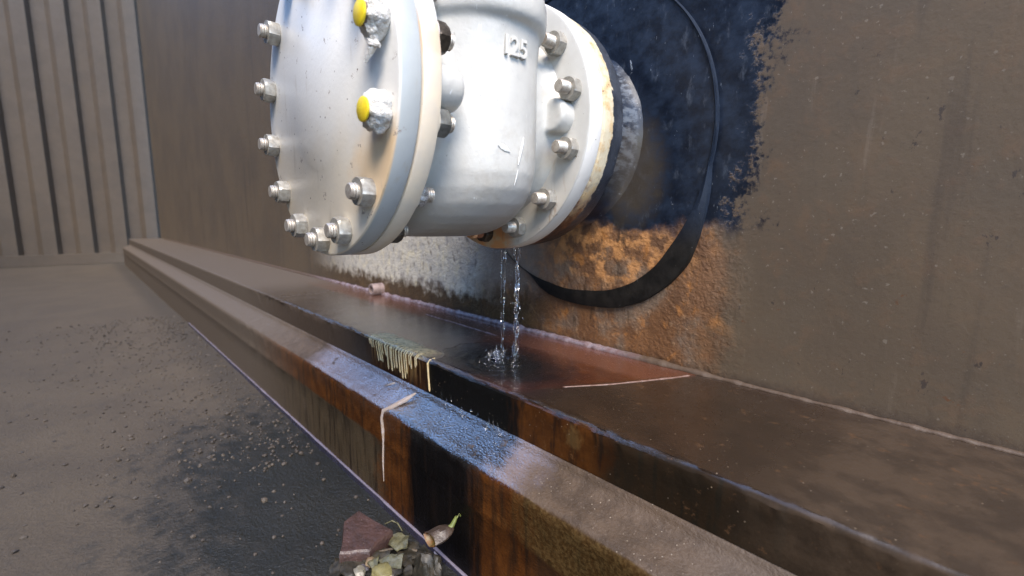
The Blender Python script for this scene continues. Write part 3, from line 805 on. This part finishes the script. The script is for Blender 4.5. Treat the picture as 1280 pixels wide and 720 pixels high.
def crusty(af, th, seed):
    V, F = blob_mesh((0, -th*.5, 0), (af*.60, th*.66, af*.60), 0, 4)
    out = []
    for v in V:
        p = Vector(v); d = Vector((p.x, 0, p.z))
        ang = math.atan2(p.z, p.x); s = (ang % (math.pi/3))-math.pi/6
        f = (.86/math.cos(s)) if d.length > .02 else 1
        q = Vector((p.x*f, p.y, p.z*f))
        k = 1+.15*fbm(p+Vector((seed, 0, 0)), 14, 4)+.10*fbm(p+Vector((0, seed, 0)), 38, 3)
        out.append(((q.x)*k, -th*.5+(q.y+th*.5)*k, q.z*k))
    return out, F
def stud_mesh(length, r, threads=True):
    """axis along y from y=0 to y=-length, ridged threads"""
    V, F = [], []; seg = 20; prof = []
    n = int(length/.016)
    for i in range(n):
        y = -length*i/n
        prof += [(y, r), (y-.008, r*.90)] if threads else [(y, r)]
    prof += [(-length+.004, r*.95), (-length-.004, r*.82), (-length-.005, .001)]
    for y, q in prof:
        for k in range(seg):
            a = 2*math.pi*k/seg; V.append((q*math.cos(a), y, q*math.sin(a)))
    for i in range(len(prof)-1):
        for k in range(seg):
            k2 = (k+1) % seg; F.append((i*seg+k, i*seg+k2, (i+1)*seg+k2, (i+1)*seg+k))
    F.append(tuple(range(seg)))
    return V, F
AF, TH, SR = .150, .078, .047
nutV = hexnut(AF, TH)
me_nut = mesh('nut', *nutV, mNUT, smooth=True, sharp=22)
me_nutd = mesh('nut', *nutV, mDARKNUT, smooth=True, sharp=22)
me_back = mesh('nut', *[[(x, -y, z) for x, y, z in nutV[0]], nutV[1]], mNUT, smooth=True, sharp=22)
me_backd = mesh('nut', *[[(x, -y, z) for x, y, z in nutV[0]], nutV[1]], mDARKNUT, smooth=True, sharp=22)
me_backg = mesh('nut', *[[(x, -y, z) for x, y, z in nutV[0]], nutV[1]], simple('grey_nut', (.17, .17, .155), (.11, .11, .10), 30, (.4, .6), .3, .3, .0006), smooth=True, sharp=22)
cr = [mesh('nut', *crusty(AF*1.25, TH*1.35, s), mCRUST, smooth=True) for s in (1.0, 5.0)]
crb = mesh('nut', *[[(x, -y, z) for x, y, z in crusty(AF*.8, TH, 9)[0]], crusty(AF, TH, 9)[1]], simple("silver_crust", (.55, .53, .52), (.30, .29, .28), 30, (.15, .4), .4, .8, .002), smooth=True)
def pt(th, r, y): return (AX+r*math.cos(R(th)), y, AZ+r*math.sin(R(th)))
# near joint: stud through blind flange and valve flange, nut on either side
def full_stud(front, back, r):
    V, F = stud_mesh(front+back, r)
    return [(x, y+back, z) for x, y, z in V], F
me_fs = mesh('stud', *full_stud(.120, .395, SR), mSTUD, sharp=25)
me_cap = mesh('cap', *lathe([(0, .058), (-.002, .060), (-.010, .060), (-.014, .054), (-.015, .001)], 24, 0, 0), mYEL, sharp=40)
me_collar = mesh('collar', *lathe([(.035, .052), (0, .055), (-.004, .05), (-.004, .001)], 24, 0, 0), simple("brown_stud_end", (.20, .15, .13), (.13, .10, .09), 30), sharp=40)
me_sp = mesh('spacer', *lathe([(0, .088), (.014, .088), (.018, .084), (.018, .03)], 32, 0, 0), mLF, sharp=40)
LTH = [14, -14.5, -43, -68, -90, -115, -141, -167, 167, 141, 115, 87, 61, 35]
for i, th in enumerate(LTH):
    rr = .885
    p = pt(th, rr, 1.202)
    s = link('stud', me_fs, blind, p)
    rot = (0, R(rnd.uniform(0, 60)), 0)
    capped = i in (0, 1, 13)
    if capped:
        nm = cr[i % 2]; rot = (0, R((20, 75, 10)[min(i, 2)]), 0)
    else: nm = me_nut
    if i == 2: rot = (0, R(12), 0)
    link('nut', nm, s, p, rot)
    link('spacer', me_sp, s, pt(th, rr, 1.4565))
    bk = me_back
    if i == 2: bk = crb
    elif i == 0: bk = me_backd
    elif i == 1: bk = me_backg
    elif i == 3: bk = me_backd
    link('nut', bk, s, pt(th, rr, 1.4745), (0, R((5, 14, 30, 20)[i] if i < 4 else rnd.uniform(0, 60)), 0))
    if capped:
        link('collar', me_collar, s, pt(th, rr, 1.202-.112))
        link('yellow_cap', me_cap, s, pt(th, rr, 1.202-.120))
    if i == 0:      # stringy sealant hanging from the top nut
        V, F = merge(tube([(p[0]+.02, 1.13, p[2]-.06), (p[0]+.015, 1.14, p[2]-.12), (p[0]-.015, 1.13, p[2]-.16), (p[0]-.05, 1.12, p[2]-.20)], [.02, .024, .018, .008], 8),
                     tube([(p[0]-.02, 1.12, p[2]-.10), (p[0]+.01, 1.13, p[2]-.125), (p[0]+.05, 1.15, p[2]-.14)], [.012, .022, .010], 8))
        obj('sealant_string', V, F, mCRUST, s, center=p)
# far joint: studs of the nozzle flange, nuts on the valve side
RTH = [36, 11.5, -15.5, -42.5, -68.5, -96, -122, -148, -174, 160, 134, 109, 85, 61]
me_rs = mesh('stud', *[[(x, y+.30, z) for x, y, z in stud_mesh(.30+.165, SR)[0]], stud_mesh(.30+.165, SR)[1]], mSTUD, sharp=25)
me_rsr = mesh('stud', *[[(x, y+.30, z) for x, y, z in stud_mesh(.30+.18, SR)[0]], stud_mesh(.30+.18, SR)[1]], mRUSTBOLT, sharp=25)
me_tip = mesh('stud_tip', *lathe([(.03, .0475), (0, .049), (-.008, .044), (-.009, .001)], 20, 0, 0), mTIP, sharp=40)
for i, th in enumerate(RTH):
    rr = .868
    p = pt(th, rr, 2.685)
    dark = i in (5,)
    s = link('stud', me_rsr if dark else me_rs, valve, p)
    link('nut', me_nutd if dark else me_nut, s, p, (0, R((8, 22, 12, 18, 40, 10)[i] if i < 6 else rnd.uniform(0, 60)), 0))
    if dark: link('stud_tip', me_tip, s, pt(th, rr, 2.685-.18))

# ------------------------------------------------------------------ water
def strand(pts, r0, r1, n, wob, seed, amp):
    P, Q = [], []
    for i in range(n+1):
        t = i/n*(len(pts)-1); a = min(int(t), len(pts)-2); f = t-a
        p = Vector(pts[a]).lerp(Vector(pts[a+1]), f)
        u = i/n
        p += Vector((wob*math.sin(u*19+seed), wob*math.cos(u*23+seed*2), 0))*(.3+u)
        P.append(tuple(p)); Q.append(max(.0012, (r0+(r1-r0)*u)*(1+amp*1.5*fbm((u*9, seed, 0), 1.0))))
    return tube(P, Q, 8)
ws = thing('water_stream', (-2.96, 2.85, ZL), 'thicker stream of water falling from the leaking flange onto the ledge', 'water')
P0, P1, P2, P3 = (-3.01, 2.93, -.255), (-2.98, 2.905, -.55), (-2.96, 2.88, -.85), (-2.945, 2.855, -1.262)
V, F = merge(strand([P0, P1, P2, P3], .019, .009, 110, .014, 0, .5),
             strand([(P0[0]+.02, P0[1], P0[2]), (P1[0]-.008, P1[1], P1[2]), (P2[0]+.006, P2[1], P2[2]), P3], .008, .004, 110, .020, 2.5, .6),
             strand([(P0[0]-.025, P0[1]-.01, P0[2]), (P1[0]-.005, P1[1], P1[2]), (P2[0]-.006, P2[1], P2[2]), P3], .007, .004, 110, .014, 4.5, .9))
for i in range(26):
    u = rnd.random(); p = Vector(P0).lerp(Vector(P3), u)+Vector((rnd.gauss(0, .03), rnd.gauss(0, .02), 0)); r = rnd.uniform(.003, .007)
    V, F = merge((V, F), blob_mesh(tuple(p), (r, r, r*rnd.uniform(1.2, 3)), .1, 1, i))
obj('falling_water', V, F, mWATER, ws, center=(-2.96, 2.85, ZL))
wt = thing('water_stream', (-3.02, 2.77, ZL), 'thin trickle of water falling left of the thicker stream', 'water')
V, F = merge(strand([(-3.10, 2.86, -.27), (-3.05, 2.80, -.8), (-3.015, 2.765, -1.262)], .007, .005, 80, .003, 1, .9),
             strand([(-3.14, 2.85, -.28), (-3.075, 2.79, -.8), (-3.03, 2.76, -1.262)], .004, .0035, 80, .003, 6, .9))
obj('falling_water', V, F, mWATER, wt, center=(-3.02, 2.77, ZL))

# puddle: shallow rippled sheet where the water lands
V, F = [], []; nr, sg = 46, 96; pc = (-2.97, 2.70)
V.append((pc[0], pc[1], ZL+.012))
for i in range(1, nr+1):
    u = i/nr
    for k in range(sg):
        a = 2*math.pi*k/sg
        lim = 1+.22*fbm((math.cos(a), math.sin(a), 3), 1.5)
        x = pc[0]+.78*u*lim*math.cos(a)+.04*u*math.sin(a); y = pc[1]+.56*u*lim*math.sin(a)
        d = math.hypot(x-pc[0], y-pc[1])
        z = ZL+.012+.0060*math.sin(d*58)*math.exp(-d*3.6)+.0030*fbm((x, y, 0), 9)
        if u > .9: z = ZL+.012-(u-.9)*.17
        V.append((x, max(min(y, YW-.08), 2.27), z))
for k in range(sg): F.append((0, 1+k, 1+(k+1) % sg))
for i in range(nr-1):
    for k in range(sg):
        k2 = (k+1) % sg; a, b = 1+i*sg, 1+(i+1)*sg; F.append((a+k, a+k2, b+k2, b+k))
pud = tag(obj('puddle', V, F, mFILM, center=(pc[0], pc[1], ZL)), 'dark rippled puddle on the ledge where the water lands', 'puddle')
# splash
sp_ = thing('water_splash', (-2.99, 2.64, ZL), 'small splash of drops thrown up from the puddle', 'splash')
prt = []
for i in range(70):
    a = rnd.uniform(0, 6.28); d = abs(rnd.gauss(0, .10)); hgt = max(.012, rnd.uniform(.01, .13)-d*.4)
    r = rnd.uniform(.003, .009)
    prt.append(blob_mesh((-2.99+d*math.cos(a), 2.66+d*math.sin(a), ZL+.012+hgt), (r, r, r*rnd.uniform(1, 2.2)), .15, 1, i))
for i in range(16):
    a = rnd.uniform(0, 6.28); L = rnd.uniform(.04, .13)
    b = Vector((-2.99+.035*math.cos(a), 2.66+.035*math.sin(a), ZL+.008)); e = b+Vector((math.cos(a)*L*.5, math.sin(a)*L*.5, L))
    prt.append(tube([tuple(b), tuple(b.lerp(e, .5)), tuple(e)], [.010, .006, .005], 6))
V, F = merge(*prt); obj('splash_drops', V, F, mWATER, sp_, center=(-2.99, 2.64, ZL))
# drops running off the lip on to the slope
dg_ = [(552, 494, 14), (558, 503, 15), (564, 498, 8), (577, 515, 14), (589, 512, 6), (597, 518, 6), (611, 527, 12), (616, 532, 16), (622, 536, 15), (606, 533, 8)]
for i, (px, py, hh) in enumerate(dg_):
    d = r2*((px-640)/572.62) - u2*((py-360)/572.62) + fwd
    q = d*((YE-.03)/d.y); L = hh/572.62*q.dot(fwd)
    V, F = tube([(q.x, q.y, q.z+L/2), (q.x+.001, q.y, q.z+L*.2), (q.x, q.y, q.z-L*.2), (q.x, q.y, q.z-L/2)], [.002, .005, .0075, .002], 8)
    o = obj('water_drop', V, F, mWATER, center=tuple(q))
    tag(o, 'tiny stretched water drop falling from the dark lip of the ledge', 'water drop', 'drops falling from the ledge lip')

# ------------------------------------------------------------------ litter on the ground
def gp(px, py, z):
    d = r2*((px-640)/572.62) - u2*((py-360)/572.62) + fwd
    return d*(z/d.z)
def at_depth(px, py, q0):   # point on the pixel ray nearest to q0
    d = (r2*((px-640)/572.62) - u2*((py-360)/572.62) + fwd)
    return d*(Vector(q0).dot(d)/d.dot(d))
def patch(cs, mat, name, label, cat, th=.012, n=10, curl=.0, seed=0, group=None):
    """crumpled sheet spanned by four corners, with thickness"""
    c = [Vector(q) for q in cs]; V, F = [], []
    nrm = (c[1]-c[0]).cross(c[3]-c[0]).normalized()
    if nrm.z < 0: nrm = -nrm
    for s in (1, -1):
        for j in range(n+1):
            for i in range(n+1):
                u, v = i/n, j/n
                edge = 1-.12*(abs(u-.5)*2)**2*(.5+.5*math.sin(v*9+seed))
                uu = .5+(u-.5)*(1-.35*abs(v-.5)*2)*edge
                p = c[0].lerp(c[1], uu).lerp(c[3].lerp(c[2], uu), v)
                p = p + nrm*(curl*((u-.5)**2*4) + .028*fbm(p+Vector((seed, 0, 0)), 9) + s*th/2)
                V.append(tuple(p))
    N = (n+1)**2
    for j in range(n):
        for i in range(n):
            a = j*(n+1)+i
            F.append((a, a+1, a+n+2, a+n+1)); F.append((N+a, N+a+n+1, N+a+n+2, N+a+1))
    rim = [i for i in range(n+1)]+[(n+1)*j+n for j in range(1, n+1)]+[(n+1)*n+i for i in range(n-1, -1, -1)]+[(n+1)*j for j in range(n-1, 0, -1)]
    for a, b in zip(rim, rim[1:]+rim[:1]): F.append((a, a+N, b+N, b))
    cc = sum((Vector(q) for q in cs), Vector())/4
    return tag(obj(name, V, F, mat, center=tuple(cc), sharp=60), label, cat, group)
# brick fragment
g0 = gp(452, 668, GZ+.10)
bt = [gp(430, 652, GZ+.13), gp(448, 637, GZ+.13), gp(489, 662, GZ+.12), gp(462, 686, GZ+.12), gp(425, 690, GZ+.13)]
V, F = [], []
for z0, k in ((0, 1.0), (-.02, 1.03), (-.19, 1.04)):
    for q in bt:
        cc = sum(bt, Vector())/5
        for f in (0,):
            V.append(tuple(cc+(q-cc)*k*(.97 if z0 == 0 else 1)+Vector((0, 0, z0))))
for i in range(2):
    for k in range(5):
        k2 = (k+1) % 5; F.append((i*5+k, i*5+k2, (i+1)*5+k2, (i+1)*5+k))
F.append((0, 1, 2, 3, 4)); F.append((14, 13, 12, 11, 10))
bmx = bmesh.new(); vs = [bmx.verts.new(v) for v in V]
for f in F: bmx.faces.new([vs[i] for i in f])
bmesh.ops.triangulate(bmx, faces=bmx.faces); bmesh.ops.subdivide_edges(bmx, edges=bmx.edges, cuts=4, use_grid_fill=True)
for v in bmx.verts: v.co += Vector((fbm(v.co, 7), fbm(v.co+Vector((9, 0, 0)), 7), fbm(v.co+Vector((0, 9, 0)), 7)))*.009
bmx.verts.index_update()
V = [tuple(v.co) for v in bmx.verts]; F = [tuple(v.index for v in f.verts) for f in bmx.faces]; bmx.free()
tag(obj('brick_fragment', V, F, mBRICK, center=tuple(g0), sharp=40), 'broken piece of wet reddish brick lying on the dark ground', 'brick')
# curled dry leaf with green stem
def ray_y(px, py, y):
    d = r2*((px-640)/572.62) - u2*((py-360)/572.62) + fwd
    return d*(y/d.y)
lf0 = ray_y(533, 677, 1.66); lf1 = ray_y(566, 659, 1.865)
leaf = thing('curled_leaf', tuple(lf0), 'curled dry brown leaf with orange inside and green stem, by the beam foot', 'leaf')
axv = (lf1-lf0); L = axv.length; axv.normalize()
sd_ = axv.cross(Vector((0, 0, 1))).normalized(); uv_ = sd_.cross(axv)
cdir = -lf0.normalized(); ac = math.atan2(cdir.dot(uv_), cdir.dot(sd_))
def curl_sheet(r0, r1, off, n=18, mns=16):
    V, F = [], []
    for i in range(n+1):
        t = i/n
        g = .05
        for k in range(mns+1):
            a = ac+2.4+g+(2*math.pi-2*g)*k/mns
            t0 = .22*(.5+.5*math.cos(a-ac))**1.2; tt = t0+(1-t0)*t; rr = (r0+(r1-r0)*tt)*(1-.08*math.sin(tt*9))*(1 if tt < .8 else 1-(tt-.8)*2.4)
            p = lf0+axv*(L*tt*1.02)+(sd_*math.cos(a)+uv_*math.sin(a)*.62)*(rr*(1+.13*math.cos(4*a+.6+t))+off)
            p += Vector((1, .5, .7))*.010*fbm(p, 11)
            V.append(tuple(p))
    for i in range(n):
        for k in range(mns): F.append((i*(mns+1)+k, i*(mns+1)+k+1, (i+1)*(mns+1)+k+1, (i+1)*(mns+1)+k))
    return V, F
V, F = curl_sheet(.086, .045, 0); obj('leaf_blade', V, F, mLEAFB, leaf, center=tuple(lf0))
V, F = curl_sheet(.086, .045, -.006); obj('leaf_inside', V, F, mLEAFIN, leaf, center=tuple(lf0))
e0 = lf1+uv_*.02
V, F = tube([tuple(lf1-axv*.05), tuple(e0), tuple(e0+axv*.035+Vector((0, 0, .05))), tuple(e0+axv*.06+Vector((0, 0, .055))), tuple(e0+axv*.075+Vector((0, 0, .03)))], [.02, .018, .012, .009, .006], 8)
obj('stem', V, F, mSTEM, leaf, center=tuple(e0))
# other leaves
def quad(pts, z0, z1): return [tuple(gp(px, py, GZ+(z0 if i < 2 else z1))) for i, (px, py) in enumerate(pts)]
patch(quad([(484, 688), (492, 664), (513, 668), (508, 688)], .05, .10), mLEAFP, 'crumpled_leaf', 'pale olive crumpled wet leaf between the brick piece and curled leaf', 'leaf', seed=1)
patch(quad([(470, 705), (487, 693), (506, 688), (500, 714)], .03, .06), simple("grey_green_leaf", (.085, .085, .055), (.14, .135, .095), 18, (.2, .4), 0, .5, .0012), 'fallen_leaf', 'broad grey-green wet leaf in front of the crumpled pale leaf', 'leaf', seed=4)
patch(quad([(458, 708), (463, 692), (476, 690), (471, 712)], .05, .06), mLEAFP, 'fallen_leaf', 'small narrow pale leaf standing at the left of the broad grey-green leaf', 'leaf', seed=7)
V, F = tube([tuple(gp(470, 690, GZ+.05)), tuple(gp(500, 684, GZ+.04)), tuple(gp(528, 690, GZ+.03)), tuple(gp(541, 694, GZ+.02))], [.006, .012, .011, .005], 7)
tag(obj('twig', V, F, mTWIG, center=tuple(gp(500, 688, GZ+.04))), 'thin dark twig lying in front of the curled leaf', 'twig')
V, F = tube([tuple(gp(481, 655, GZ+.05)), tuple(gp(490, 651, GZ+.10)), tuple(gp(497, 654, GZ+.09)), tuple(gp(503, 664, GZ+.03))], [.004, .006, .006, .004], 7)
tag(obj('grass_blade', V, F, mLEAFP, center=tuple(gp(492, 655, GZ+.05))), 'thin bent dry grass blade arching behind the crumpled pale leaf', 'grass blade')
V, F = tube([tuple(gp(543, 690, GZ+.05)), tuple(gp(547, 697, GZ+.04)), tuple(gp(545, 702, GZ+.02))], [.006, .014, .004], 6)
tag(obj('leaf_scrap', V, F, simple("lilac_scrap", (.40, .36, .40), (.28, .25, .28), 20, (.15, .3)), center=tuple(gp(545, 697, GZ+.03))), 'tiny pale leaf scrap on the foot strip below the curled leaf', 'leaf scrap')
def peb(px, py, r, mat, label, nm='pebble', seed=1, group=None):
    q = gp(px, py, GZ+r[2]*.5); V, F = blob_mesh(tuple(q), r, .25, 3, seed)
    tag(obj(nm, V, F, mat, center=tuple(q)), label, 'pebble', group)
peb(478, 716, (.10, .075, .05), mYPEB, 'yellow flat pebble at the bottom edge of the photo', seed=2)
peb(449, 716, (.06, .05, .04), mPEB, 'pale rounded pebble left of the yellow pebble', seed=3)
peb(463, 703, (.045, .04, .04), simple("tan_pebble", (.24, .18, .11), (.17, .12, .075), 20, (.25, .5)), 'small tan pebble touching the narrow pale leaf', seed=5)
for i in range(26):
    px, py = rnd.uniform(425, 466), rnd.uniform(690, 712)
    r = rnd.uniform(.012, .028)
    peb(px, py, (r, r*.9, r*.8), mBPEB, 'wet black gravel bit below the brick piece', 'gravel_bit', i, 'black gravel bits below the brick')

# ------------------------------------------------------------------ far left: brown container wall closing the yard
ct = thing('steel_container', (-36, -2, GZ), 'dull brown corrugated steel container beyond the far end of the tank', 'container')
V, F = [], []
yy = 6.0; zc = [GZ+.3, 6, 13.6]
Y = []
while yy > -22:
    for dy, dx in ((0, 0), (.55, 0), (.75, .35), (1.3, .35)): Y.append((yy-dy, dx))
    yy -= 1.5
for y, dx in Y:
    for z in zc: V.append((-36+dx, y, z))
for i in range(len(Y)-1):
    for k in range(2): F.append((i*3+k, i*3+k+1, (i+1)*3+k+1, (i+1)*3+k))
obj('side_panel', V, F, mBEIGE, ct, smooth=False, center=(-36, -2, 2))
def box(a, b):
    V = [(x, y, z) for x in (a[0], b[0]) for y in (a[1], b[1]) for z in (a[2], b[2])]
    return V, [(0, 1, 3, 2), (4, 6, 7, 5), (0, 4, 5, 1), (2, 3, 7, 6), (0, 2, 6, 4), (1, 5, 7, 3)]
for nm, a, b in (('bottom_rail', (-36.3, -22, GZ), (-35.5, 6, GZ+.6)), ('top_rail', (-36.3, -22, 13.5), (-35.5, 6, 14.4))):
    V, F = box(a, b); obj(nm, V, F, mBEIGE, ct, smooth=False, center=a)
V, F = box((-50, -22, GZ+.2), (-36.31, 6, 14.3)); obj('container_body', V, F, mBEIGE, ct, smooth=False, center=(-45, -2, 0))
# unseen brown block added behind the camera to cut the low sky light
sky_block = thing('steel_tank', (-10, -13, GZ), 'unseen brown wall added across the aisle to block low sky light', 'tank')
V, F = box((-34, -15, GZ), (16, -13, 15)); obj('wall_plate', V, F, mBEIGE, sky_block, smooth=False, center=(-10, -13, 0))
V, F = box((-34, -12.999, GZ), (16, -12.3, -1.5)); obj('block_base', V, F, mBEIGE, sky_block, smooth=False, center=(-10, -12.6, -2))
V, F = blob_mesh((-2.72, 1.72, GZ), (.13, .085, .19), .35, 4, 21)
tag(obj('leaf_litter', V, F, mDLEAF, center=(-2.72, 1.72, GZ)), 'dark soaked heap of rotted leaf litter under the curled leaf', 'leaf litter', kind='stuff')
# dark soaked leaves under the curled leaf
for i, (px, py, a) in enumerate(((515, 690, 0), (530, 695, 1), (505, 700, 2), (522, 706, 3), (495, 712, 5), (474, 694, 6), (540, 714, 2.4), (436, 714, .9), (425, 706, 2.2), (446, 708, 3.9), (456, 696, 1.3), (488, 716, 2.9), (510, 716, .3), (420, 716, 4.4))):
    q = gp(px, py, GZ+.02); r = .05+.05*rnd.random()
    cs = [q+Vector((r*math.cos(a+k*1.57+.5*rnd.random())*1.5, r*math.sin(a+k*1.57), .03*(k % 2))) for k in range(4)]
    patch([tuple(c) for c in cs], mDLEAF, 'soaked_leaf', ('dark soaked leaf lying flat on the wet ground by the beam foot'), 'leaf', seed=i+11, group='dark soaked leaves on the wet ground')
# grit and small stones along the beam foot and over the yard
V, F = [], []
for i in range(2600):
    x = rnd.uniform(-16, -1.5); y = 1.86-abs(rnd.gauss(0, 1.0))*(1 if rnd.random() < .7 else 4)
    if -5.2 < x < -2.3 and rnd.random() < .82: continue
    r = rnd.uniform(.008, .026)*(1.6 if rnd.random() < .06 else 1)
    vv, ff = blob_mesh((x, y, GZ+.03*fbm((x, y, 0), 1.4)-.02+r*.3), (r, r*rnd.uniform(.7, 1.2), r*.7), .3, 1, i)
    o = len(V); V += vv; F += [tuple(k+o for k in f) for f in ff]
tag(obj('grit', V, F, simple("brown_grit", (.075, .058, .042), (.04, .032, .026), 5, (.4, .8), 0, .4, .001), smooth=False, center=(-5, 1, GZ)), 'loose brown grit and small stones strewn along the foot of the beam', 'grit', kind='stuff')
